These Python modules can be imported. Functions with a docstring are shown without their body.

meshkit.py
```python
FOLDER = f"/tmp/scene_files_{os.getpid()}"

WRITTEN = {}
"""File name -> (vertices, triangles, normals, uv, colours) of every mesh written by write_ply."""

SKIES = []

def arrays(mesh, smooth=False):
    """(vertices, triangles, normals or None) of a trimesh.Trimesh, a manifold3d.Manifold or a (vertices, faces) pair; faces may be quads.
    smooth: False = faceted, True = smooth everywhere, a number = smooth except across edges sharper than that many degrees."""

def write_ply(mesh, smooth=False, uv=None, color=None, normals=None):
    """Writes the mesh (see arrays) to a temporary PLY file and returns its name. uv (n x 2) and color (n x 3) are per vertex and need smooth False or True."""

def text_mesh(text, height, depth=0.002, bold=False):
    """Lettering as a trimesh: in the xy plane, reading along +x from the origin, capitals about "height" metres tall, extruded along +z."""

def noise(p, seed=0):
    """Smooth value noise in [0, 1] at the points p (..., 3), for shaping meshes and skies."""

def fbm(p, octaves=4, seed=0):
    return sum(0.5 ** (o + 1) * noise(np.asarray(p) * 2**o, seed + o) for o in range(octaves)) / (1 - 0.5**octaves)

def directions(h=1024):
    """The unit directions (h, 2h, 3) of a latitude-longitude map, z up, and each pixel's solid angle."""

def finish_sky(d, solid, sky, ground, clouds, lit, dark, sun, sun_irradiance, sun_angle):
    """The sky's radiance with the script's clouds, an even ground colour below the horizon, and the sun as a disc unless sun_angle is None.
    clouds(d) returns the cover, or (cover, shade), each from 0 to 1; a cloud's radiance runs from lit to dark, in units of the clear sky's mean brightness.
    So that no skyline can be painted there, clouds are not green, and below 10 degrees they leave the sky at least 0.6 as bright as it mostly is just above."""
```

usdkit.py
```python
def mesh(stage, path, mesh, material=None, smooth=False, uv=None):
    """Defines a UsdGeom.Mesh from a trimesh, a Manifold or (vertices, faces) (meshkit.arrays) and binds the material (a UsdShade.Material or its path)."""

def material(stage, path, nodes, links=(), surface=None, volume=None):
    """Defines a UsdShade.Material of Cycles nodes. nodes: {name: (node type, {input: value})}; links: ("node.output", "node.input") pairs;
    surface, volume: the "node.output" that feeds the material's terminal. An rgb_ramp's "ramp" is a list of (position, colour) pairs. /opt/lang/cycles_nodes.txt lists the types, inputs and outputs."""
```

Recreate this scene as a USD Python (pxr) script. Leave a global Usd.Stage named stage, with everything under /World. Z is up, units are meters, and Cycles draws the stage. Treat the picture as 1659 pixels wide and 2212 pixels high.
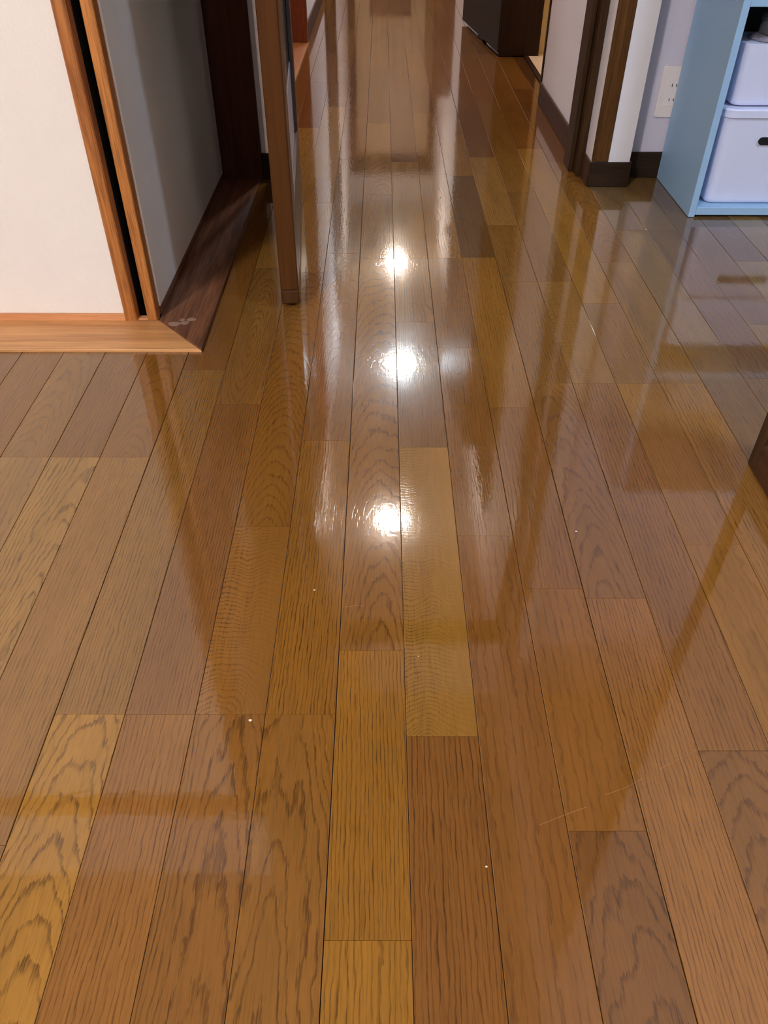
import math, random
import numpy as np, trimesh, usdkit
from pxr import Usd, UsdGeom, UsdShade, UsdLux, Gf, Sdf, Vt

stage = Usd.Stage.CreateInMemory()
UsdGeom.SetStageUpAxis(stage, UsdGeom.Tokens.z)
UsdGeom.SetStageMetersPerUnit(stage, 1.0)
UsdGeom.Xform.Define(stage, '/World')
UsdGeom.Scope.Define(stage, '/World/Looks')

# ------------------------------------------------------------------ camera
EXPOSURE = 1.2
CAM_H, PITCH, YAW, ROLL, F_PX = 0.71627, 0.7197955, 0.00426496, 0.00430618, 1677.74
fw = np.array([math.sin(YAW) * math.cos(PITCH), math.cos(YAW) * math.cos(PITCH), -math.sin(PITCH)])
rt = np.cross(fw, [0, 0, 1]); rt /= np.linalg.norm(rt); up = np.cross(rt, fw)
rt, up = rt * math.cos(ROLL) + up * math.sin(ROLL), -rt * math.sin(ROLL) + up * math.cos(ROLL)
cam = UsdGeom.Camera.Define(stage, '/World/camera')
M4 = Gf.Matrix4d(*[float(x) for x in (*rt, 0, *up, 0, *(-fw), 0, 0, 0, CAM_H, 1)])
cam.AddTransformOp().Set(M4)
cam.CreateHorizontalApertureAttr(36.0)
cam.CreateVerticalApertureAttr(36.0 * 2212 / 1659)
cam.CreateFocalLengthAttr(36.0 * F_PX / 1659)
cam.CreateClippingRangeAttr(Gf.Vec2f(0.02, 60))
cam.CreateExposureAttr(EXPOSURE)

# ------------------------------------------------------------------ lights (emission of the diffusers built below)
WARM = (1.0, 0.80, 0.58)
COOL = (0.86, 0.93, 1.0)
NEUT = (1.0, 0.94, 0.88)
#          x      y     radius colour strength
HALL_LAMPS = [(0.058, 3.45, 0.075, (1.0, .88, .78), 150.0), (0.145, 5.25, 0.11, (.80, .91, 1.0), 105.0), (0.133, 7.10, 0.085, (1.0, .90, .78), 105.0)]
MAIN_LAMP = (-1.75, -1.75, 0.20, (.98, .97, 1.0), 134.0)
KITCHEN_LAMP = (1.75, 0.35, 0.20, (.60, .75, 1.0), 54.0)
WASH_LAMP = (1.45, 3.35, 0.07, (1.0, .80, .50), 60.0)
CEIL = 2.40

# ------------------------------------------------------------------ helpers
def lin(c):
    return tuple(((x / 255) / 12.92 if x / 255 <= .04045 else ((x / 255 + .055) / 1.055) ** 2.4) for x in c)

used = {}
def numbered(parent, name):
    n = used.get((parent, name), 0); used[(parent, name)] = n + 1
    return name if n == 0 else '%s_%03d' % (name, n)

def tag(p, label=None, cat=None, group=None, kind=None):
    p = p.GetPrim() if hasattr(p, 'GetPrim') else p
    for k, v in (('label', label), ('category', cat), ('group', group), ('kind', kind)):
        if v: p.SetCustomDataByKey(k, v)
    return p

def obj(name, mesh, mat, parent=None, label=None, cat=None, group=None, kind=None, smooth=False):
    par = str(parent.GetPath()) if parent is not None else '/World'
    m = usdkit.mesh(stage, par + '/' + numbered(par, name), mesh, mat, smooth=smooth)
    tag(m, label, cat, group, kind)
    return m.GetPrim()

def thing(name, label, cat, loc=(0, 0, 0), rz=0.0, group=None, kind=None):
    x = UsdGeom.Xform.Define(stage, '/World/' + numbered('/World', name))
    x.AddTranslateOp().Set(Gf.Vec3d(*map(float, loc)))
    if rz: x.AddRotateZOp().Set(float(rz))
    return tag(x, label, cat, group, kind)

def cbox(x0, x1, y0, y1, z0, z1, c=0.0015):
    """a box whose edges are chamfered by c"""
    c = min(c, .45 * (x1 - x0), .45 * (y1 - y0), .45 * (z1 - z0))
    P = []
    for dx, dy, dz in ((c, c, 0), (c, 0, c), (0, c, c)):
        for X in (x0 + dx, x1 - dx):
            for Y in (y0 + dy, y1 - dy):
                for Z in (z0 + dz, z1 - dz):
                    P.append((X, Y, Z))
    return trimesh.convex.convex_hull(np.array(P))

def slab(x0, x1, y0, y1, z0, z1):
    return trimesh.creation.box(bounds=[(x0, y0, z0), (x1, y1, z1)])

def cat(*ms):
    return trimesh.util.concatenate(list(ms))

def lathe(profile, n=64):
    return trimesh.creation.revolve(np.array(profile, float), sections=n)

def rrect(w, d, r, n=8):
    """outline of a rounded rectangle centred on the origin"""
    pts = []
    for cx, cy, a0 in ((w / 2 - r, d / 2 - r, 0), (-w / 2 + r, d / 2 - r, 90), (-w / 2 + r, -d / 2 + r, 180), (w / 2 - r, -d / 2 + r, 270)):
        for i in range(n + 1):
            a = math.radians(a0 + 90 * i / n)
            pts.append((cx + r * math.cos(a), cy + r * math.sin(a)))
    return np.array(pts)

def loft(sections, cap0=True, cap1=True):
    """sections: list of (outline (n,2), z)"""
    n = len(sections[0][0]); V = []; Fc = []
    for o, z in sections:
        V += [(x, y, z) for x, y in o]
    for s in range(len(sections) - 1):
        for i in range(n):
            a, b = s * n + i, s * n + (i + 1) % n
            Fc += [(a, b, b + n), (a, b + n, a + n)]
    if cap0:
        V.append((*sections[0][0].mean(0), sections[0][1])); k = len(V) - 1
        Fc += [(k, (i + 1) % n, i) for i in range(n)]
    if cap1:
        V.append((*sections[-1][0].mean(0), sections[-1][1])); k = len(V) - 1; o = (len(sections) - 1) * n
        Fc += [(k, o + i, o + (i + 1) % n) for i in range(n)]
    return trimesh.Trimesh(np.array(V), np.array(Fc), process=False)

# ------------------------------------------------------------------ materials
LK = '/World/Looks/'
def math_n(op, **kw): return ('math', {'math_type': op, **kw})

def plain(name, col, rough=.5, bump=None, ior=1.5, metallic=0, spec=.5, var=.0, **extra):
    nodes = {'p': ('principled_bsdf', {'base_color': lin(col), 'roughness': rough, 'ior': ior, 'metallic': metallic, 'specular_ior_level': spec, **extra})}
    links = []
    if bump or var:
        nodes['geo'] = ('geometry', {})
        sc = (bump or (60, .0))[0]
        nodes['n'] = ('noise_texture', {'scale': sc, 'detail': 3.0})
        links.append(('geo.position', 'n.vector'))
    if bump:
        nodes['b'] = ('bump', {'strength': 1.0, 'distance': bump[1]})
        links += [('n.fac', 'b.height'), ('b.normal', 'p.normal')]
    if var:
        nodes['n2'] = ('noise_texture', {'scale': 7.0, 'detail': 4.0})
        l = np.array(lin(col))
        nodes['r'] = ('rgb_ramp', {'ramp': [(.25, tuple(l * (1 - var))), (.75, tuple(np.minimum(1, l * (1 + var))))]})
        links += [('geo.position', 'n2.vector'), ('n2.fac', 'r.fac'), ('r.color', 'p.base_color')]
    return usdkit.material(stage, LK + name, nodes, links, 'p.BSDF')

def timber(name, base, dark, axis='z', rough=.4, scale=1.0, lines=.6, fine=1.0, spec=.5):
    """straight-grained timber, grain along the given axis"""
    s = {'x': (2.5, 60, 60), 'y': (60, 2.5, 60), 'z': (60, 60, 2.5)}[axis]
    s = tuple(a * scale for a in s)
    f = tuple(a * 6 * fine for a in s)
    nodes = {
        'geo': ('geometry', {}),
        'm1': ('mapping', {'mapping_type': 'point', 'scale': s}),
        'm2': ('mapping', {'mapping_type': 'point', 'scale': f}),
        'n1': ('noise_texture', {'scale': 1.0, 'detail': 4.0, 'roughness': .55, 'distortion': .4}),
        'n2': ('noise_texture', {'scale': 1.0, 'detail': 2.0}),
        'r1': ('rgb_ramp', {'ramp': [(.32, lin(dark)), (.5, tuple(.5 * (np.array(lin(base)) + lin(dark)))), (.66, lin(base))]}),
        'r2': ('rgb_ramp', {'ramp': [(.38, (1 - lines,) * 3), (.55, (1, 1, 1))]}),
        'mx': ('mix', {'mix_type': 'multiply', 'fac': 1.0}),
        'b': ('bump', {'strength': 1.0, 'distance': .00025}),
        'p': ('principled_bsdf', {'roughness': rough, 'specular_ior_level': spec}),
    }
    links = [('geo.position', 'm1.vector'), ('geo.position', 'm2.vector'), ('m1.vector', 'n1.vector'), ('m2.vector', 'n2.vector'),
             ('n1.fac', 'r1.fac'), ('n2.fac', 'r2.fac'), ('r1.color', 'mx.color1'), ('r2.color', 'mx.color2'), ('mx.color', 'p.base_color'),
             ('n2.fac', 'b.height'), ('b.normal', 'p.normal')]
    return usdkit.material(stage, LK + name, nodes, links, 'p.BSDF')

def floor_oak(name):
    """varnished oak. Per-vertex grain = (u across, v along, seed); ring = (u0, h0, slope); kind = (ring frequency, wiggle, pore strength); tint."""
    N = {}; L = []
    def node(k, t, **inp): N[k] = (t, inp); return k
    def M(k, op, a, b=None, c=None, clamp=False):
        inp = {'math_type': op}
        if clamp: inp['use_clamp'] = True
        for i, x in enumerate((a, b, c)):
            if x is None: continue
            if isinstance(x, str): L.append((x, f'{k}.value{i + 1}'))
            else: inp[f'value{i + 1}'] = float(x)
        N[k] = ('math', inp); return k + '.value'
    def XYZ(k, x, y, z):
        inp = {}
        for n, v in zip('xyz', (x, y, z)):
            if isinstance(v, str): L.append((v, f'{k}.{n}'))
            else: inp[n] = float(v)
        N[k] = ('combine_xyz', inp); return k + '.vector'
    def noise(k, vec, detail=2.0, rough=.5):
        N[k] = ('noise_texture', {'scale': 1.0, 'detail': detail, 'roughness': rough}); L.append((vec, k + '.vector')); return k + '.fac'
    def smooth(k, v, a, b, lo=0., hi=1.):
        N[k] = ('map_range', {'range_type': 'smoothstep', 'from_min': a, 'from_max': b, 'to_min': lo, 'to_max': hi, 'clamp': True}); L.append((v, k + '.value')); return k + '.result'
    for a in ('grain', 'ring', 'sort', 'tint'):
        node('a_' + a, 'attribute', attribute=a)
        if a != 'tint':
            node('s_' + a, 'separate_xyz'); L.append((f'a_{a}.vector', f's_{a}.vector'))
    u, v, s = 's_grain.x', 's_grain.y', 's_grain.z'
    u0, h0, sl = 's_ring.x', 's_ring.y', 's_ring.z'
    fr, wg, po = 's_sort.x', 's_sort.y', 's_sort.z'
    n1 = noise('n1', XYZ('p1', M('u12', 'multiply', u, 16), M('v16', 'multiply', v, 3.2), s), 2.5)
    n2 = noise('n2', XYZ('p2', M('u60', 'multiply', u, 560), M('v25', 'multiply', v, 70), s), 2.0)
    w1 = M('w1', 'multiply', M('n1c', 'subtract', n1, .5), wg)
    n9 = noise('n9', XYZ('p9', M('u70w', 'multiply', u, 75), M('v22w', 'multiply', v, 38), s), 1.0)
    w2 = M('w2', 'multiply_add', M('n9c', 'subtract', n9, .5), .85, M('w2a', 'multiply', M('n2c', 'subtract', n2, .5), .50))
    uu = M('uu', 'add', M('du', 'subtract', u, u0), M('w1h', 'multiply', w1, .5))
    hh = M('hh', 'add', M('hv', 'multiply_add', v, sl, h0), w1)
    r = M('r', 'sqrt', M('r2', 'add', M('uu2', 'multiply', uu, uu), M('hh2', 'multiply', hh, hh)))
    # uneven ring spacing
    n3 = noise('n3', XYZ('p3', M('r40', 'multiply', r, 45), 0.0, s), 1.0)
    ph = M('ph', 'add', M('rf', 'multiply_add', r, fr, w2), M('n3m', 'multiply', n3, 2.6))
    fc = M('fc', 'fraction', ph)
    band = M('band', 'multiply', smooth('b1', fc, .60, .88), smooth('b2', fc, .92, 1.0, 1, 0))
    # pores: short dashes along the grain, crowding in the ring bands
    n4 = noise('n4', XYZ('p4', M('u900', 'multiply', u, 760), M('v25b', 'multiply', v, 26), s), 1.5)
    pore = M('pore', 'multiply', smooth('ps', n4, .50, .66), M('pb', 'multiply_add', band, .70, .30))
    pore = M('pore2', 'multiply', pore, po, clamp=True)
    # band strength breaks up along its length
    n5 = noise('n5', XYZ('p5', M('u70', 'multiply', u, 200), M('v9', 'multiply', v, 14), s), 2.0)
    bandb = M('bandb', 'multiply', band, smooth('bs', n5, .30, .62, .30, 1.0))
    # ray silk: fine shimmer
    n6 = noise('n6', XYZ('p6', M('u300', 'multiply', u, 300), M('v60', 'multiply', v, 40), s), 2.0)
    n7 = noise('n7', XYZ('p7', M('u25', 'multiply', u, 22), M('v4', 'multiply', v, 3.0), s), 3.0)
    val = M('val', 'multiply', M('v7', 'multiply_add', n7, .50, .75), M('v6', 'multiply_add', n6, .22, .89))
    node('tv', 'mix', mix_type='multiply', fac=1.0); L.append(('a_tint.color', 'tv.color1'))
    node('vc', 'combine_color', color_type='rgb')
    for c in 'rgb': L.append((val, 'vc.' + c))
    L.append(('vc.color', 'tv.color2'))
    # the dark of rings and pores: the board's own tint, deeper and less saturated
    node('dk', 'mix', mix_type='multiply', fac=1.0, color2=(.27, .23, .26)); L.append(('tv.color', 'dk.color1'))
    node('m1', 'mix', mix_type='mix'); L.append((M('bf', 'multiply', bandb, M('bp', 'multiply', po, .60), clamp=True), 'm1.fac')); L.append(('tv.color', 'm1.color1')); L.append(('dk.color', 'm1.color2'))
    node('m2', 'mix', mix_type='mix'); L.append((M('pf', 'multiply', pore, .74), 'm2.fac')); L.append(('m1.color', 'm2.color1')); L.append(('dk.color', 'm2.color2'))
    # relief under the varnish (metres)
    n8 = noise('n8', XYZ('p8', M('u9', 'multiply', u, 34), M('v8', 'multiply', v, 20), s), 1.0)
    node('geo', 'geometry')
    node('nq', 'voronoi_texture', scale=95.0, randomness=1.0); L.append(('geo.position', 'nq.vector'))
    node('nqc', 'separate_color'); L.append(('nq.color', 'nqc.color'))
    peb = M('peb', 'multiply', smooth('peb1', 'nq.distance', .11, .03), smooth('peb2', 'nqc.r', .80, .97))
    node('nw', 'noise_texture', scale=5.0, detail=1.0); L.append(('geo.position', 'nw.vector'))
    h = M('h1', 'multiply', pore, -.000009)
    h = M('h2', 'multiply_add', bandb, -.000006, h)
    h = M('h3', 'multiply_add', n8, .000060, h)
    h = M('h4', 'multiply_add', peb, .000130, h)
    n10 = noise('n10', XYZ('p10', M('u150', 'multiply', u, 170), M('v110', 'multiply', v, 120), s), 1.0)
    h = M('h4b', 'multiply_add', n10, .000040, h)
    h = M('h5', 'multiply_add', n6, .000010, h)
    cup = M('cup', 'multiply', M('cu', 'subtract', u, .0378), M('cu2', 'subtract', u, .0378))
    h = M('h6', 'multiply_add', cup, -.020, h)
    node('bmp', 'bump', strength=1.0, distance=1.0); L.append((h, 'bmp.height'))
    # wear in the varnish
    rgh = smooth('rg', n7, .3, .7, .13, .18)
    crg = smooth('rgc', n7, .3, .7, .034, .058)
    L += [(crg, 'p.coat_roughness'), ('bmp.normal', 'p.coat_normal')]
    node('p', 'principled_bsdf', ior=1.1, specular_ior_level=.5, diffuse_roughness=.2, coat_weight=1.0, coat_ior=1.68)
    L += [('m2.color', 'p.base_color'), ('bmp.normal', 'p.normal'), (rgh, 'p.roughness')]
    return usdkit.material(stage, LK + name, N, L, 'p.BSDF')

def glow(name, col, strength):
    return usdkit.material(stage, LK + name, {'e': ('emission', {'color': col, 'strength': strength})}, [], 'e.emission')

OAK = floor_oak('varnished_oak')
SUB = plain('dark_joint_board', (38, 24, 14), .8)  # dark subfloor that shows in the gaps between strips
WALLPAPER = plain('white_vinyl_wallpaper', (234, 228, 228), .75, bump=(420, .0006))
WALLKIT = plain('cool_white_wallpaper', (214, 208, 220), .75, bump=(420, .0006))
ROOMW = plain('low_bounce_wallpaper', (140, 132, 126), .8, bump=(420, .0006))  # walls out of view, greyed to cut the bounce light
CEILM = plain('ceiling_board', (214, 208, 198), .85, bump=(300, .0005))
PAPER = plain('cream_paper', (238, 231, 222), .85, bump=(260, .0007), var=.015)
PAPER2 = plain('pale_grey_board', (230, 224, 214), .55, bump=(160, .0004), var=.04)
ORANGE = timber('orange_cedar', (200, 130, 62), (152, 88, 36), 'z', .45, 1.2, .35)
RAIL = timber('pale_orange_rail', (222, 158, 108), (205, 138, 88), 'x', .5, 1.0, .12)
TAN = timber('tan_cedar_sill', (216, 160, 102), (182, 126, 74), 'x', .4, .55, .18)
REDSILL = timber('red_brown_sill', (134, 88, 62), (94, 58, 36), 'y', .45, .9, .4, spec=.3)
HALLSILL = timber('orange_brown_sill', (160, 96, 46), (138, 76, 32), 'y', .45, .9, .2)
DARK = timber('dark_brown_trim', (72, 48, 24), (54, 35, 17), 'z', .5, 1.0, .25, spec=.22)
DARKH = timber('dark_brown_baseboard', (84, 50, 28), (62, 36, 19), 'y', .5, 1.0, .25, spec=.22)
DARKX = timber('dark_brown_baseboard_across', (54, 37, 22), (40, 27, 15), 'x', .5, 1.0, .25, spec=.22)
POSTB = timber('brown_corner_post', (104, 66, 26), (76, 46, 16), 'z', .45, 1.0, .3, spec=.25)
BLACKW = timber('black_brown_door', (52, 32, 18), (39, 24, 13), 'z', .5, 1.0, .2, spec=.22)
REDJAMB = timber('red_cedar_jamb', (150, 74, 34), (120, 54, 22), 'z', .45, 1.0, .25)
SWING = timber('brown_painted_door', (86, 50, 18), (74, 43, 15), 'z', .38, .6, .10, spec=.2)
SWINGF = timber('brown_painted_door_foot', (76, 46, 20), (66, 38, 16), 'z', .45, .6, .10, spec=.2)
BOARD = timber('dark_red_board', (90, 48, 26), (72, 36, 18), 'z', .5, .8, .2, spec=.15)
SMOKED = plain('smoked_glass', (22, 24, 22), .08, ior=1.5)
FROST = plain('frosted_grey_glass', (150, 150, 158), .25)
BLUE = plain('powder_blue_melamine', (158, 192, 221), .45, bump=(500, .0001))
WHITEP = plain('white_plastic', (220, 222, 242), .35)
BLACK = plain('flat_black', (12, 12, 13), .6)  # even black for shaded openings and black objects
CANM = plain('dark_glossy_plastic', (84, 82, 86), .18)
FILM = plain('crinkled_film', (190, 182, 192), .2, bump=(90, .006), metallic=.4)
PLATE = plain('ivory_plastic', (238, 226, 220), .4)
SLOT = plain('slot_black', (52, 44, 42), .6)
METAL = plain('dull_metal', (120, 118, 116), .35, metallic=1)
CREAMD = timber('pale_oak_door', (188, 158, 122), (172, 140, 104), 'z', .4, .7, .12)
BROWNC = timber('brown_cabinet', (110, 74, 46), (92, 58, 34), 'z', .35, .8, .2)
YWALL = plain('straw_wallpaper', (226, 206, 160), .8, bump=(300, .0006))
PALEFLOOR = timber('pale_washroom_floor', (232, 206, 182), (222, 192, 166), 'y', .45, .4, .06)
SCRATCH = plain('scratched_varnish', (158, 112, 66), .5)
CRUMB = plain('pale_crumb', (236, 226, 214), .6)
PATCH = plain('worn_grey_varnish', (150, 122, 104), .35)
LAMPBODY = plain('lamp_white', (235, 235, 235), .5)

# ------------------------------------------------------------------ floor
W, X0 = 0.0757, -0.0491
FL = thing('floor', 'glossy brown oak strip floor running away down the hallway', 'floor', kind='structure')
rng = random.Random(11)

def strip_mesh(x0, x1, y0, y1, z=(0, 0, 0, 0), c=.0007, depth=.011):
    """one floor strip: flat top with a small chamfer all round. z: heights of the four corners."""
    e = c * .25
    P = [(x0 + c, y0 + e), (x1 - c, y0 + e), (x1 - c, y1 - e), (x0 + c, y1 - e)]
    Q = [(x0, y0), (x1, y0), (x1, y1), (x0, y1)]
    V = [(*p, zz) for p, zz in zip(P, z)] + [(*q, zz - c * .8) for q, zz in zip(Q, z)] + [(*q, -depth) for q in Q]
    Fc = [(0, 1, 2), (0, 2, 3)]
    for b in (0, 4):
        for i in range(4):
            j = (i + 1) % 4
            Fc += [(b + i, b + 4 + i, b + 4 + j), (b + i, b + 4 + j, b + j)]
    return np.array(V), np.array(Fc)

TINTS = [(158, 104, 52), (150, 96, 48), (166, 112, 58), (142, 90, 46), (172, 120, 64), (136, 88, 48), (162, 108, 50), (152, 104, 62)]
def grain_of(sort, r):
    """(u0, h0, slope), (frequency, wiggle, pores)"""
    if sort == 'C': return (r.uniform(.35, .75) * W, r.uniform(.01, .04), r.choice((-1, 1)) * r.uniform(.09, .15)), (r.uniform(210, 290), r.uniform(.012, .022), r.uniform(.45, .65))
    if sort == 'V': return (r.uniform(.0, 1) * W, r.uniform(-.02, .03), r.choice((-1, 1)) * r.uniform(.05, .10)), (r.uniform(150, 210), r.uniform(.03, .045), r.uniform(.6, .9))
    if sort == 'R': return (r.uniform(.1, .4) * W, r.uniform(.0, .05), r.uniform(.75, .95)), (r.uniform(165, 195), r.uniform(.05, .07), r.uniform(.85, .95))
    if sort == 'P': return (r.choice((-.3, .4)), r.uniform(.1, .2), r.uniform(-.05, .05)), (r.uniform(90, 130), r.uniform(.01, .02), r.uniform(.4, .55))
    return (r.choice((-1, 1)) * r.uniform(.2, .35) + .04, r.uniform(.05, .12), r.uniform(-.06, .06)), (r.uniform(170, 270), r.uniform(.012, .022), r.uniform(.48, .72))

def oak_tint(c):
    c = np.array(c, float); m = np.array((158, 106, 52.))
    c = m + (c - m) * .75
    return tuple(np.array(lin(c * (.97, 1.0, .83))) * .68)

def set_primvars(prim, V, x0, y0, seed, ring, sort, tint):
    pv = UsdGeom.PrimvarsAPI(prim)
    n = len(V)
    g = np.stack([V[:, 0] - x0, V[:, 1] - y0, np.full(n, seed)], 1) if np.ndim(x0) == 0 else np.stack([V[:, 0] - x0, V[:, 1] - y0, seed], 1)
    def put(name, arr, ty=Sdf.ValueTypeNames.Float3Array):
        pv.CreatePrimvar(name, ty, 'vertex').Set(Vt.Vec3fArray.FromNumpy(np.ascontiguousarray(np.broadcast_to(np.asarray(arr, np.float32), (n, 3)))))
    put('grain', g); put('ring', ring); put('sort', sort); put('tint', tint, Sdf.ValueTypeNames.Color3fArray)

# end joints read from the photograph: strip number -> distances along the floor
JOINTS = {-4: [.486, 1.197], -3: [.486, 1.088], -2: [.486, .786, 1.60], -1: [.486, .986, 1.702],
          0: [.259, .573, 1.677, 2.080], 1: [.459, .969, 1.376, 1.677], 2: [.768, 1.276, 1.677], 3: [.356, .671, 1.080, 1.680],
          4: [.655, 1.155, 1.558, 1.872], 5: [.442, 1.155, 1.558], 6: [.751, 1.155, 1.458], 7: [.30, 1.156, 1.658],
          8: [.60, 1.30, 1.842], -5: [.342, .942], -6: [.242, .942], -7: [.542, .942]}
# what the photograph shows of single strips: (strip, part number from the near end) -> (grain sort, tint)
LOOK = {(-4, 0): ('C', (206, 146, 70)), (-3, 0): ('S', (168, 110, 58)), (-2, 0): ('V', (156, 102, 52)), (-1, 0): ('V', (162, 108, 52)),
        (0, 0): ('S', (186, 128, 48)), (0, 1): ('S', (172, 116, 44)), (0, 2): ('C', (160, 106, 56)),
        (1, 0): ('S', (144, 90, 44)), (1, 1): ('R', (172, 122, 56)), (1, 2): ('S', (138, 92, 56)), (1, 3): ('V', (146, 98, 56)),
        (2, 0): ('P', (146, 92, 46)), (2, 1): ('S', (148, 96, 50)), (2, 2): ('S', (142, 92, 52)),
        (3, 0): ('C', (132, 84, 44)), (3, 1): ('P', (156, 100, 44)), (3, 2): ('S', (146, 94, 48)), (3, 3): ('S', (158, 104, 48)), (3, 4): ('P', (108, 70, 40)),
        (4, 0): ('S', (166, 108, 60)), (4, 1): ('C', (146, 96, 56)), (5, 0): ('C', (140, 92, 56)), (5, 1): ('S', (150, 98, 56)),
        (-4, 1): ('S', (166, 116, 64)), (-3, 1): ('S', (148, 96, 58)), (-2, 1): ('R', (160, 106, 56)), (-1, 1): ('S', (160, 106, 48)),
        (-2, 2): ('C', (148, 96, 48)), (-1, 2): ('C', (146, 96, 54)),
        (-5, 0): ('S', (172, 122, 74)), (-5, 1): ('S', (164, 112, 62)), (-6, 1): ('V', (178, 128, 72)), (-7, 1): ('P', (170, 122, 80)),
        (5, 2): ('R', (152, 104, 60)), (6, 2): ('S', (146, 98, 58)), (7, 2): ('S', (150, 104, 60))}

def cuts(k, lo, hi):
    r = random.Random(1000 + k)
    js = [j for j in JOINTS.get(k, []) if lo + .05 < j < hi - .05]
    grp = (k - 8) // 4
    y = (max(js) if js else lo) + r.uniform(.35, .75)
    while y < hi - .15:
        js.append(round(y, 3)); y += r.uniform(.40, .95)
    return [lo] + sorted(js) + [hi]

def plank(k, i, y0, y1, single=True):
    r = random.Random(k * 977 + i * 31 + 5)
    sort, tint = LOOK.get((k, i), (r.choice('SSSSCVPS'), r.choice(TINTS)))
    if k >= 8: tint = tuple(np.array(r.choice(TINTS)) * (1.02, 1.05, 1.12))  # kitchen strips lighter and greyer, cool light partly put into their tint
    if 4 <= k < 8: tint = tuple(np.array(tint) * (1.05, 1.07, 1.08))
    if k < -4: tint = tuple(np.array(tint) * (1.06, 1.08, 1.12))
    ring, srt = grain_of(sort, r)
    if (k, i) == (-4, 0): ring, srt = (.62 * W, .012, -.11), (250, .02, 1.0)
    if y0 < .62 and sort in 'SCV': srt = (*srt[:2], min(1.1, srt[2] + .32))
    if sort == 'R': srt = [(*srt[:2], srt[2] * f) for f in (1.15, .1, .1, 1.15) * 3]
    gl = .00028 if k % 4 else .00045
    gr = .00028 if (k + 1) % 4 else .00045
    base = r.uniform(-.00003, .00003)
    z = [base + r.uniform(-.00003, .00003) for _ in range(4)]
    x = X0 + k * W
    V, Fc = strip_mesh(x + gl, x + W - gr, y0 + .00015, y1 - .00015, z, c=.0005)
    return V, Fc, x, y0, r.uniform(0, 90), ring, srt, tuple(np.array(oak_tint(tint)) * (1.0 if y0 < 2.25 else (.74, .60, .58)) * ((1, 1, 1) if k < 8 else (.86, .98, 1.55)))  # strips beyond the door frame tinted darker, standing in for dimmer hall light

Y_NEAR = -0.50
far_parts = []
for k in range(-14, 20):
    if k < -4: lo, hi = Y_NEAR, 1.30
    elif k < 8: lo, hi = Y_NEAR, 8.80
    else: lo, hi = .75, 2.24
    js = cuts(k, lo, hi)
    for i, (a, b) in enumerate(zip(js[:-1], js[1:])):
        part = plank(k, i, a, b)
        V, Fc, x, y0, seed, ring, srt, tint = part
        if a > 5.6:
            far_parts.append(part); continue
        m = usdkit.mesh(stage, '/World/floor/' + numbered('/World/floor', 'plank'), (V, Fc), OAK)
        set_primvars(m, V, x, y0, seed, ring, srt, tint)
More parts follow.
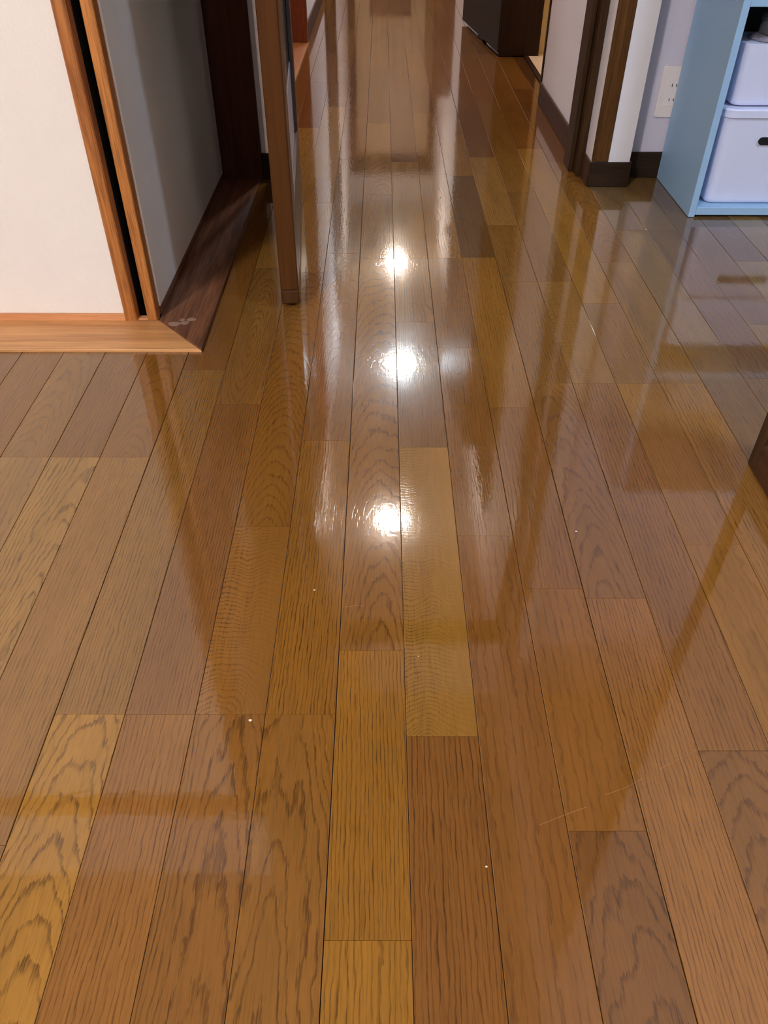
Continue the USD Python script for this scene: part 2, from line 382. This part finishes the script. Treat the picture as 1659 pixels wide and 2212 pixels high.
# floor that lies behind the camera and at the far end: the same strips, joined
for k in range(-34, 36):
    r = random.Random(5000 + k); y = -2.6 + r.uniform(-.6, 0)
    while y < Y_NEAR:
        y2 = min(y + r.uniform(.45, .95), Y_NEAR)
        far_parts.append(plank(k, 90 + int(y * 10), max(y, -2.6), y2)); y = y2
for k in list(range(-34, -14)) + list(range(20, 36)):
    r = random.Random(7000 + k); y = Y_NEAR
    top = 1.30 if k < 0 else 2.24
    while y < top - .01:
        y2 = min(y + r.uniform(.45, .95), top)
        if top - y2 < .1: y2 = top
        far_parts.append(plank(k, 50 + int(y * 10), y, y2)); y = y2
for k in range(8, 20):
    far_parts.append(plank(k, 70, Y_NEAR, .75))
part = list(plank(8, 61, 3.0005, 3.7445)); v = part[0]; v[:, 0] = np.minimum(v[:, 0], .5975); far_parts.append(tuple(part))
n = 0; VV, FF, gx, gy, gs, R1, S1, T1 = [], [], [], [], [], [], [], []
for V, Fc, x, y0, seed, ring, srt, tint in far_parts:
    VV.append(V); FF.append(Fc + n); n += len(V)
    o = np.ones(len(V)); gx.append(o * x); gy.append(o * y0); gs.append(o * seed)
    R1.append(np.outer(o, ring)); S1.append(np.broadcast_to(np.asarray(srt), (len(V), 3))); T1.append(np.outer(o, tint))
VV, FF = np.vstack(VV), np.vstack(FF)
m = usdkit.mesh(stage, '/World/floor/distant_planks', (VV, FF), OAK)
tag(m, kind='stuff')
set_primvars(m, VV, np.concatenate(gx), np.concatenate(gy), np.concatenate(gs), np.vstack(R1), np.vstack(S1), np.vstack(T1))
obj('subfloor', slab(-2.7, 2.7, -2.7, 9.0, -.03, -.0035), SUB, FL)

def scratch(pts, wd):
    pts = np.array(pts, float); V, Fc = [], []
    for i, p in enumerate(pts):
        d = pts[min(i + 1, len(pts) - 1)] - pts[max(i - 1, 0)]; nn = np.array((-d[1], d[0])) / np.hypot(*d) * wd / 2
        for q, z in ((p + nn, .00008), (p - nn, .00008), (p + nn, .00016), (p - nn, .00016)): V.append((*q, z))
    for i in range(len(pts) - 1):
        a, b = 4 * i, 4 * i + 4
        for x, y in ((0, 2), (2, 3), (3, 1), (1, 0)): Fc += [(a + x, a + y, b + y), (a + x, b + y, b + x)]
    Fc += [(0, 1, 3), (0, 3, 2)]; e = 4 * (len(pts) - 1); Fc += [(e, e + 2, e + 3), (e, e + 3, e + 1)]
    return np.array(V), np.array(Fc)
for a in ([(.152, .362), (.175, .371), (.20, .380)], [(.222, .393), (.247, .402), (.262, .410)], [(.283, .421), (.31, .434), (.331, .4445)],           [(-.045, .640), (-.032, .642), (-.021, .642)], [(.118, 1.139), (.124, 1.134), (.131, 1.133)]):
    obj('scratch', scratch(a, .00032), SCRATCH, FL)

# ------------------------------------------------------------------ room shell
XL, XR = -0.330, 0.5535       # hallway walls
YF = 2.23                     # the door frame across the hallway
YE = 8.75                     # far end
def struct(name, mesh, mat, label, catg, parent=None): return obj(name, mesh, mat, parent, label, catg, kind='structure')

struct('ceiling', slab(-2.7, 2.7, -2.7, 9.0, CEIL, CEIL + .05), CEILM, 'plain pale ceiling over hallway and rooms', 'ceiling')
struct('wall_back', slab(-2.7, 2.7, -2.75, -2.6, 0, CEIL), ROOMW, 'greyish wall behind the viewer', 'wall')
struct('wall_room_left', slab(-2.75, -2.6, -2.6, 1.40, 0, CEIL), ROOMW, 'greyish wall on the far left of the near room', 'wall')
struct('wall_kitchen_right', slab(2.6, 2.75, -2.6, 2.34, 0, CEIL), ROOMW, 'greyish wall on the far right of the kitchen', 'wall')
# hallway left wall with an orange doorway at y 2.55 .. 3.97
DW0, DW1 = 2.62, 3.972
struct('wall_hall_left', cat(slab(XL - .12, XL, 2.28, DW0 - .035, 0, CEIL), slab(XL - .12, XL, DW0 - .035, DW1 + .03, 2.03, CEIL), slab(XL - .12, XL - .012, DW1 + .03, YE, 0, CEIL)),
       WALLPAPER, 'white wall along the left of the far hallway', 'wall')
# hallway right wall with the washroom doorway at y 3.0 .. 3.73
RW0, RW1 = 3.00, 3.745
struct('wall_hall_right', cat(slab(XR, XR + .10, 2.151, RW0, 0, CEIL), slab(XR, XR + .10, RW0, RW1, 2.03, CEIL), slab(XR, XR + .10, RW1 + .03, YE, 0, CEIL)),
       WALLPAPER, 'white wall stub right of the hallway door frame, ending in a corner post', 'wall')
struct('wall_kitchen_back', slab(XR + .10, 2.6, 2.224, 2.33, 0, CEIL), WALLKIT, 'white wall with the outlet behind the blue shelf', 'wall')
struct('wall_near_right', cat(slab(XR + .009, XR + .10, -2.6, .905, 0, CEIL), slab(XR + .009, XR + .10, .905, 2.1485, 2.051, CEIL)), WALLPAPER, 'white wall at the right edge nearest the viewer', 'wall')
struct('wall_hall_end', cat(slab(-1.0, 1.2, YE, YE + .1, 0, CEIL)), WALLPAPER, 'white wall closing the far end of the hallway', 'wall')
# the closed store behind the two sliding doors
struct('wall_closet', cat(slab(-2.6, -.52, 1.395, 1.43, 1.80, CEIL), slab(-.56, -.455, 1.395, 2.19, 1.80, CEIL), slab(-2.6, -.44, 2.19, 2.28, 0, CEIL), slab(-.52, -.43, 1.375, 2.19, 1.86, CEIL), slab(-2.6, -.52, 1.375, 1.395, 1.86, CEIL)),
       WALLPAPER, 'white wall above the sliding doors on the left', 'wall')
struct('trim_1', cat(cbox(-2.6, -.425, 1.335, 1.40, 1.79, 1.86), cbox(-.485, -.40, 1.335, 2.19, 1.79, 1.86)), RAIL, 'wooden lintel above the sliding doors on the left', 'lintel')

# ------------------------------------------------------------------ left: threshold and sliding doors
T = thing('trim_2', 'worn L-shaped wooden threshold with mitred corner under the sliding doors', 'threshold', kind='structure')
def prism(poly, z0, z1, c=.0015):
    """convex polygon plate with a chamfered top edge"""
    from shapely.geometry import Polygon
    p = Polygon(poly); q = p.buffer(-c, join_style=2)
    lo, hi = np.array(p.exterior.coords)[:-1], np.array(q.exterior.coords)[:-1]
    P = [(x, y, z0) for x, y in lo] + [(x, y, z1 - c) for x, y in lo] + [(x, y, z1) for x, y in hi]
    return trimesh.convex.convex_hull(np.array(P))
ZT = .0055
obj('front_board', prism([(-2.6, 1.258), (-.3285, 1.258), (-.4315, 1.3745), (-2.6, 1.3745)], 0.0002, ZT), TAN, T, label='pale tan front board of the threshold')
obj('side_board', prism([(-.3280, 1.2585), (-.3285, 2.20), (-.4315, 2.20), (-.4312, 1.3750)], 0.0002, ZT), REDSILL, T, label='dark reddish side board of the threshold')
obj('guide_rail', cbox(-.476, -.4318, 1.374, 1.39, 0.0002, ZT + .001), RAIL, T)
for cx, cy, a, b in ((-.397, 1.356, .0125, .0085), (-.378, 1.360, .008, .007), (-.368, 1.374, .009, .007), (-.385, 1.372, .005, .006)):
    th = np.linspace(0, 2 * math.pi, 22)[:-1]; rr = 1 + .12 * np.sin(3 * th + cx * 300)
    obj('worn_patch', loft([(np.stack([cx + a * rr * np.cos(th), cy + b * rr * np.sin(th)], 1), ZT - .0002), (np.stack([cx + a * rr * np.cos(th), cy + b * rr * np.sin(th)], 1), ZT + .0002)]), PATCH, T, label='greyed worn spot beside the mitre')

# front sliding door (cream paper)
S1 = thing('door_1', 'cream sliding door facing the viewer at the left edge, with orange wooden stile', 'sliding door', kind='structure')
obj('panel', cbox(-1.60, -.492, 1.372, 1.392, .019, 1.80, .001), PAPER, S1)
obj('bottom_rail', cbox(-1.60, -.492, 1.3695, 1.394, .001, .019, .001), RAIL, S1)
obj('stile', cbox(-.4935, -.4715, 1.3675, 1.3945, .001, 1.80, .002), ORANGE, S1)
obj('stile', cbox(-1.622, -1.60, 1.3675, 1.3945, .001, 1.80, .002), ORANGE, S1)
S1b = thing('door_2', 'cream sliding door to the left of the one with the orange stile', 'sliding door', kind='structure')
obj('panel', cbox(-2.595, -1.65, 1.372, 1.392, .019, 1.80, .001), PAPER, S1b)
obj('bottom_rail', cbox(-2.595, -1.65, 1.3695, 1.394, .001, .019, .001), RAIL, S1b)
obj('stile', cbox(-1.65, -1.628, 1.3675, 1.3945, .001, 1.80, .002), ORANGE, S1b)
# side sliding door (pale grey) whose end stile shows at the corner
S2 = thing('door_3', 'pale grey sliding door running back along the hallway, behind the orange corner stile', 'sliding door', kind='structure')
obj('stile', cbox(-.4505, -.4315, 1.3685, 1.396, ZT, 1.80, .0015), ORANGE, S2, label='grooved orange end stile at the corner')
obj('panel', cbox(-.448, -.4290, 1.397, 2.175, .022, 1.80, .001), PAPER2, S2)
obj('bottom_rail', cbox(-.449, -.4280, 1.397, 2.175, ZT, .022, .001), REDSILL, S2)
obj('stile', cbox(-.449, -.4285, 2.176, 2.188, ZT, 1.80, .001), DARK, S2, label='dark far stile')
# black panels that stand for the shade inside the gap
struct('wall_closet_shade_panel', cat(slab(-.56, -.478, 1.41, 1.45, 0, 1.80), slab(-.472, -.452, 1.46, 1.50, 0, 1.80)), BLACK, 'black panels standing for the shade inside the store behind the slit between the stiles', 'wall')

# ------------------------------------------------------------------ door frame across the hallway (left end, head, right end)
struct('trim_3', cbox(-.434, -.324, 2.190, 2.275, 0, CEIL - .002, .002), BOARD, 'dark red-brown board beside the hinges of the open door', 'post')
struct('wall_hinge_side', slab(-.324, -.312, 2.205, 2.28, 0, CEIL), WALLPAPER, 'narrow strip of white wall between dark board and open door', 'wall')
struct('baseboard_hinge_side', cbox(-.3235, -.291, 2.197, 2.2045, 0, .066), DARKX, 'short black-brown baseboard behind the open door', 'baseboard')
F3 = thing('trim_4', 'dark brown stepped door frame at the right of the hallway, reaching over the passage', 'door frame', kind='structure')
obj('jamb', cbox(.5215, .5335, 2.268, 2.345, 0, 2.03, .0015), DARK, F3)
obj('jamb', cbox(.5345, .5530, 2.230, 2.345, 0, 2.03, .0015), DARK, F3)
obj('head', cbox(-.2345, .5210, 2.235, 2.345, 1.99, 2.03, .002), DARKX, F3)
obj('jamb', cbox(-.290, -.235, 2.190, 2.225, 0, 2.03, .0015), DARK, F3)
struct('wall_above_frame', slab(-.31, XR, 2.235, 2.33, 2.031, CEIL), WALLPAPER, 'white wall above the hallway door frame', 'wall')

# swing door, open towards the viewer
hx, hy = -.2325, 2.148; ex, ey = -.1805, 1.431
ang = math.degrees(math.atan2(ey - hy, ex - hx)); LEN = math.hypot(ex - hx, ey - hy)
D = thing('door_4', 'brown swing door standing open with its edge to the viewer, dark glass in its face', 'door', (hx, hy, 0), ang, kind='structure')
t = .0175
zb = .010
obj('lock_stile', cat(cbox(LEN - .115, LEN, -t, t, zb + .028, 1.985, .0025)), SWING, D)
obj('lock_stile_foot', cbox(LEN - .115, LEN + .0003, -t - .0004, t + .0004, zb, zb + .028, .0025), SWINGF, D, label='darker foot of the door edge')  # lowest part of the edge, slightly darker brown
obj('hinge_stile', cbox(0, .085, -t, t, zb, 1.985, .0025), SWING, D)
obj('bottom_rail', cbox(.085, LEN - .115, -t, t, zb, .160, .001), SWING, D)
obj('top_rail', cbox(.085, LEN - .115, -t, t, 1.88, 1.985, .001), SWING, D)
obj('glass_panel', cbox(.085, LEN - .115, -.004, .009, .312, 1.88, .001), SMOKED, D)
obj('lower_panel', cbox(.085, LEN - .115, -.004, .010, .160, .312, .001), FROST, D, label='pale grey lower panel')
obj('glazing_bead', cbox(.085, .095, .009, .016, .160, 1.88, .001), SLOT, D)
obj('glazing_bead', cbox(LEN - .124, LEN - .115, .009, .016, .160, 1.88, .001), SLOT, D)
for z in (.20, 1.75):
    obj('hinge', cat(trimesh.creation.cylinder(.006, .09, sections=16).apply_translation((-.006, -t - .002, z))), METAL, D)
obj('handle', cat(cbox(LEN - .075, LEN - .035, t, t + .004, .93, 1.07, .001), cbox(LEN - .16, LEN - .05, t + .03, t + .045, .995, 1.01, .004), cbox(LEN - .062, LEN - .048, t + .003, t + .032, .995, 1.01, .003)), METAL, D)

# ------------------------------------------------------------------ hallway left: orange doorway and baseboard
J = thing('trim_5', 'orange-red wooden door surround with sill in the left hallway wall', 'door frame', kind='structure')
obj('far_jamb', cbox(XL - .115, XL + .0005, DW1, DW1 + .03, 0.008, 2.03, .0015), REDJAMB, J)
obj('near_jamb', cbox(XL - .115, XL + .0005, DW0 - .035, DW0, 0.008, 2.03, .0015), REDJAMB, J)
obj('sill', cbox(XL - .115, XL + .002, DW0 - .035, DW1 + .03, .0003, .008, .0015), HALLSILL, J)
obj('head', cbox(XL - .115, XL + .0005, DW0, DW1, 1.995, 2.03, .0015), REDJAMB, J)
struct('door_5', cbox(XL - .105, XL - .075, DW0 + .001, DW1 - .001, .0085, 1.994, .001), REDJAMB, 'closed orange wooden door inside the left hallway doorway', 'door')
struct('baseboard_left', cbox(XL - .0119, XL - .004, DW1 + .031, 5.38, 0, .068, .002), DARKH, 'dark brown baseboard along the left hallway wall', 'baseboard')
# a dark closed door further along on the left
D6 = thing('door_6', 'dark brown door frame far down the left hallway wall', 'door', kind='structure')
obj('leaf', cbox(XL - .0119, XL - .006, 5.46, 6.34, .005, 1.99, .001), BLACKW, D6)
for a in (5.385, 6.345):
    obj('casing', cbox(XL - .0119, XL + .006, a, a + .07, 0, 2.05, .002), DARK, D6)
obj('head', cbox(XL - .0119, XL + .006, 5.456, 6.344, 1.992, 2.05, .002), DARK, D6)

# ------------------------------------------------------------------ hallway right: washroom doorway, open dark door
J2 = thing('trim_6', 'thin dark door frame of the lit washroom in the right hallway wall', 'door frame', kind='structure')
obj('near_jamb', cbox(XR - .004, XR + .105, RW0 + .0005, RW0 + .020, 0, 2.03, .001), DARK, J2)
obj('far_jamb', cat(cbox(.491, XR + .105, RW1 - .012, RW1 + .029, .004, 2.03, .002)), BLACKW, J2)
obj('sill', cbox(.598, .6165, RW0 + .021, RW1 - .013, 0.0003, .006, .001), BLACKW, J2)
obj('head', cbox(XR - .004, XR + .105, RW0 + .021, RW1 - .013, 2.0, 2.03, .001), DARK, J2)
struct('wall_washroom', cat(slab(XR + .105, 2.2, RW1 + .04, RW1 + .1, 0, CEIL), slab(2.2, 2.3, 2.4, RW1 + .1, 0, CEIL), slab(XR + .10, 2.2, 2.4, 2.46, 0, CEIL)), YWALL, 'straw yellow wall of the lit room beyond the right doorway', 'wall')
obj('trim_7', cbox(.617, 2.2, 2.46, RW1 + .04, 0.0, .004, .001), PALEFLOOR, None, 'pale beige floor of the lit room beyond the right doorway', 'floor', kind='structure')
hx2, hy2 = .487, RW1 - .012; ex2, ey2 = .397, 4.50
ang2 = math.degrees(math.atan2(ey2 - hy2, ex2 - hx2)); L2 = math.hypot(ex2 - hx2, ey2 - hy2)
D7 = thing('door_7', 'almost black door folded back along the right side of the hallway', 'door', (hx2, hy2, 0), ang2, kind='structure')
obj('leaf', cbox(.012, L2, -.034, 0, .014, 2.0, .002), BLACKW, D7)
obj('hinge_edge', cbox(0, .011, -.030, -.003, .014, 2.0, .001), BLACKW, D7)
obj('black_block', cbox(L2 * .42, L2 * .56, -.026, -.006, .0005, .0135, .001), BLACK, D7)  # small black block under the leaf
obj('handle', cat(cbox(L2 - .075, L2 - .035, 0, .004, .93, 1.07, .001), cbox(L2 - .16, L2 - .05, .028, .042, .995, 1.01, .004), cbox(L2 - .062, L2 - .048, .003, .03, .995, 1.01, .003)), METAL, D7)

B2 = struct('baseboard_right', cat(cbox(XR - .0065, XR, 2.346, RW0 - .001, 0, .066, .002)), DARKH, 'dark brown baseboard below the white hallway wall on the right', 'baseboard')
# wall end: corner post and wrapped baseboard
struct('trim_8', cbox(XR - .0005, XR + .043, 2.1485, 2.155, .062, CEIL - .002, .001), POSTB, 'brown wooden corner post on the wall end', 'post')
BP = thing('baseboard_wall_end', 'dark brown baseboard wrapped around the wall end below the corner post', 'baseboard', kind='structure')
obj('front_board', cbox(XR - .004, XR + .104, 2.1405, 2.1495, 0, .062, .0015), DARKX, BP)
obj('side_board', cbox(XR - .0065, XR - .0003, 2.1500, 2.2295, 0, .062, .0015), DARKH, BP)
obj('return_board', cbox(XR + .1005, XR + .107, 2.1500, 2.2165, 0, .062, .0015), DARKH, BP)
struct('baseboard_kitchen', cbox(XR + .1075, 2.6, 2.2165, 2.2235, 0, .066, .0015), DARKX, 'dark brown baseboard below the outlet wall', 'baseboard')
# nearest right corner
struct('trim_9', cbox(XR - .002, XR + .103, .9055, .930, 0, 2.05, .002), DARK, 'dark brown casing at the end of the nearest right wall', 'door frame')
struct('baseboard_near_right', cbox(XR - .0025, XR + .0085, -2.6, .9048, 0, .055, .003), DARKH, 'dark brown baseboard at the right edge nearest the viewer', 'baseboard')

# wall outlet
ox, oy, oz = .7490, 2.2235, .212
O = thing('wall_outlet', 'ivory double wall outlet partly hidden by the blue shelf', 'outlet', (ox, oy, oz))
PX = .035
def plate(w, h, y0, y1, r):
    o = rrect(w, h, r, 6)
    o2 = rrect(w - .004, h - .004, r - .001, 6)
    m = loft([(o, 0), (o, y1 - y0 - .002), (o2, y1 - y0)])
    v = m.vertices.copy(); m.vertices = np.stack([v[:, 0], -v[:, 2] + y1, v[:, 1]], 1); m.invert()
    m.fix_normals(); return m
obj('cover_plate', plate(.070, .120, -.0065, 0, .006), PLATE, O)
obj('socket_face', plate(.040, .066, -.0075, -.006, .004), PLATE, O)
for z in (.017, -.017):
    for x in (-.0055, .0055):
        obj('slot', slab(x - .0010, x + .0010, -.0079, -.0070, z - .0036, z + .0036), SLOT, O)

# ------------------------------------------------------------------ blue shelf with white boxes
sx0, sx1, sy0, sy1 = .756, 1.165, 1.923, 2.214
H = thing('shelf_unit', 'pale blue open shelf unit standing against the wall at right', 'shelf', (sx0, sy0, 0))
w, d = sx1 - sx0, sy1 - sy0
tk = .016
obj('side_panel', cbox(0, tk, 0, d, .001, .900, .0008), BLUE, H)
obj('side_panel', cbox(w - tk, w, 0, d, .001, .900, .0008), BLUE, H)
obj('bottom_board', cbox(tk + .0004, w - tk - .0004, .001, d - .004, .006, .024, .0008), BLUE, H)
obj('middle_board', cbox(tk + .0004, w - tk - .0004, .001, d - .004, .441, .459, .0008), BLUE, H)
obj('top_board', cbox(tk + .0004, w - tk - .0004, .001, d - .004, .882, .900, .0008), BLUE, H)
obj('back_panel', cbox(tk + .0004, w - tk - .0004, d - .0035, d - .0005, .006, .900, .0003), BLUE, H)
obj('screw_cover', trimesh.creation.cylinder(.004, .0006, sections=16).apply_transform(trimesh.transformations.rotation_matrix(math.pi / 2, (0, 1, 0), (0, 0, 0))).apply_translation((-.0002, .04, .45)), WHITEP, H)

def white_box(name, label, loc, w0, w1, dd0, dd1, h, lid_h, grp, hole=True):
    b = thing(name, label, 'box', loc)
    secs = []
    for f, z in ((-.010, 0.0), (-.004, .0018), (-.001, .006), (0, .012)): secs.append((rrect(w0 + f * 2, dd0 + f * 2, .024 + f, 8), z))
    secs.append((rrect(w1, dd1, .026, 8), h))
    body = loft(secs)
    obj('body', body, WHITEP, b, smooth=40)
    if hole:
        # hand hole at the front: a black plate stands for its shaded inside
        s = rrect(.132, .0165, .00815, 8)
        m = loft([(s, 0), (s, .0022)])
        v = m.vertices; y = -dd1 / 2 + .003
        m.vertices = np.stack([v[:, 0], -v[:, 2] + y - .0026, v[:, 1] + h - .052], 1); m.fix_normals()
        obj('hand_hole_plate', m, BLACK, b, label='black plate standing for the shaded hand hole')
    if lid_h:
        o, o2 = rrect(w1 + .008, dd1 + .008, .030, 8), rrect(w1 + .002, dd1 + .002, .027, 8)
        obj('lid', loft([(o2, h - .004), (o, h - .002), (o, h + lid_h - .004), (o2, h + lid_h - .001), (rrect(w1 - .02, dd1 - .02, .02, 8), h + lid_h - .0015)]), WHITEP, b, smooth=40)
    return b
bw = w - 2 * tk
bx = sx0 + tk + .022 + .155
white_box('storage_box', 'larger white plastic box with black hand hole on the lowest shelf', (bx, sy0 + .020 + .120, .0242), .300, .318, .226, .240, .200, .017, 'white boxes')
white_box('storage_box', 'smaller white plastic box stacked on top of the larger one in the blue shelf', (bx + .003, sy0 + .026 + .112, .2415), 0.296, .311, .200, .214, .127, 0, 'white boxes', hole=False)
CN = thing('canister', 'dark glossy canister lying on the upper white box in the blue shelf', 'canister', (bx - .068, sy0 + .085, .3690))
obj('film_base', lathe([(0, 0), (.056, 0), (.060, .002), (.054, .006), (.042, .009), (0, .010)]), FILM, CN, smooth=40, label='crinkled clear film around its foot')
obj('body', lathe([(0, .010), (.036, .010), (.039, .013), (.039, .046), (.036, .050), (0, .050)]), CANM, CN, smooth=40)
obj('lid_rim', lathe([(.0392, .036), (.041, .037), (.041, .044), (.0392, .045)]), CANM, CN, smooth=40)

obj('black_box', cbox(sx0 + tk + .004, sx1 - tk - .004, sy0 + .165, sy1 - .012, .3690, .4405, .004), BLACK, None, 'low black box pushed back on top of the upper white box in the blue shelf', 'box')

# ------------------------------------------------------------------ far end of the hallway
E1 = thing('door_8', 'pale wooden door at the far end of the hallway with dark lower panel', 'door', (0.11, YE, 0), kind='structure')
obj('leaf', cbox(-.37, .37, -.035, -.001, .012, 1.86, .002), CREAMD, E1)
obj('casing', cbox(-.44, -.371, -.045, -.001, 0, 2.07, .002), DARK, E1)
obj('casing', cbox(.371, .44, -.045, -.001, 0, 2.07, .002), DARK, E1)
obj('head', cbox(-.3705, .3705, -.045, -.001, 1.862, 2.07, .002), DARKX, E1)
SC = thing('shoe_cabinet', 'low brown shoe cabinet on the right near the far end of the hallway', 'cabinet', (XR - .145, 6.95, 0))
obj('body', cbox(0, .143, 0, 1.5, .05, .88, .002), BROWNC, SC)
obj('plinth', cbox(.02, .143, .01, 1.49, 0.0005, .05, .001), DARK, SC)
obj('top', cbox(-.012, .143, -.012, 1.512, .8805, .90, .002), BROWNC, SC)
for i in range(3):
    dd = obj('cabinet_door', cbox(-.012, -.0005, .01 + i * .495, .495 + i * .495 - .005, .06, .872, .002), BROWNC, SC)
    obj('knob', cbox(-.022, -.0125, .05 + i * .495, .062 + i * .495, .45, .52, .002), METAL, dd)
ST = thing('step_stool', 'small brown wooden stool in front of the far door', 'stool', (0.075, 8.45, 0))
obj('seat', cbox(-.19, .19, -.13, .13, .53, .56, .004), BROWNC, ST)
for a in (-.17, .17):
    for b in (-.11, .11):
        obj('leg', cbox(a - .018, a + .018, b - .018, b + .018, 0.0005, .53, .003), BROWNC, ST)
obj('front_board', cbox(-.152, .152, -.118, -.104, .06, .5295, .001), BROWNC, ST)

# ------------------------------------------------------------------ lamps
def lamp(x, y, r, col, strength, label, deep=.026):
    t = thing('ceiling_light', label, 'lamp', (x, y, CEIL))
    obj('base', lathe([(0, -.0005), (r + .012, -.0005), (r + .012, -.022), (r + .002, -.026), (0, -.026)]), LAMPBODY, t, smooth=40)
    e = glow('lamp_glow_%02d' % used[('/World', 'ceiling_light')], col, strength)
    obj('diffuser', lathe([(0, -.026 - deep), (r * .5, -.026 - deep * .97), (r * .85, -.026 - deep * .7), (r, -.0265 - deep * .15), (r * .98, -.0262), (0, -.0262)], 48), e, t, smooth=40)
names = ['nearest warm round ceiling light of the hallway', 'middle cool white round ceiling light of the hallway', 'farthest warm round ceiling light of the hallway']
for a, nm in zip(HALL_LAMPS, names): lamp(*a, nm)
lamp(*MAIN_LAMP, 'large round ceiling light over the near room', deep=.14)
lamp(*KITCHEN_LAMP, 'round cool white ceiling light in the kitchen')
lamp(*WASH_LAMP, 'small warm ceiling light in the washroom')

# ------------------------------------------------------------------ specks on the floor
for x, y, s, lab in ((.632, 1.842, .0032, 'white crumb on the floor in front of the blue shelf'), (-.084, .668, .0022, 'pale speck on the floor left of the nearest light reflection'),
                     (-.140, .478, .0030, 'pale speck at the floor joint left of centre'), (.097, .322, .0018, 'pale speck on the near floor right of centre'),
                     (.265, .777, .0026, 'pale speck on the floor right of the nearest light reflection'), (.043, .564, .0012, 'tiny pale speck on the golden rippled floor strip')):
    m = trimesh.creation.icosphere(subdivisions=1, radius=1.0)
    s = s * .62
    m.vertices = m.vertices * (s, s * .7, s * .25) * (1 + .25 * np.sin(m.vertices[:, [1, 2, 0]] * 5 + x * 40))
    m.apply_translation((x, y, s * .28 + .0002))
    obj('crumb', m, CRUMB, None, lab, 'crumb')
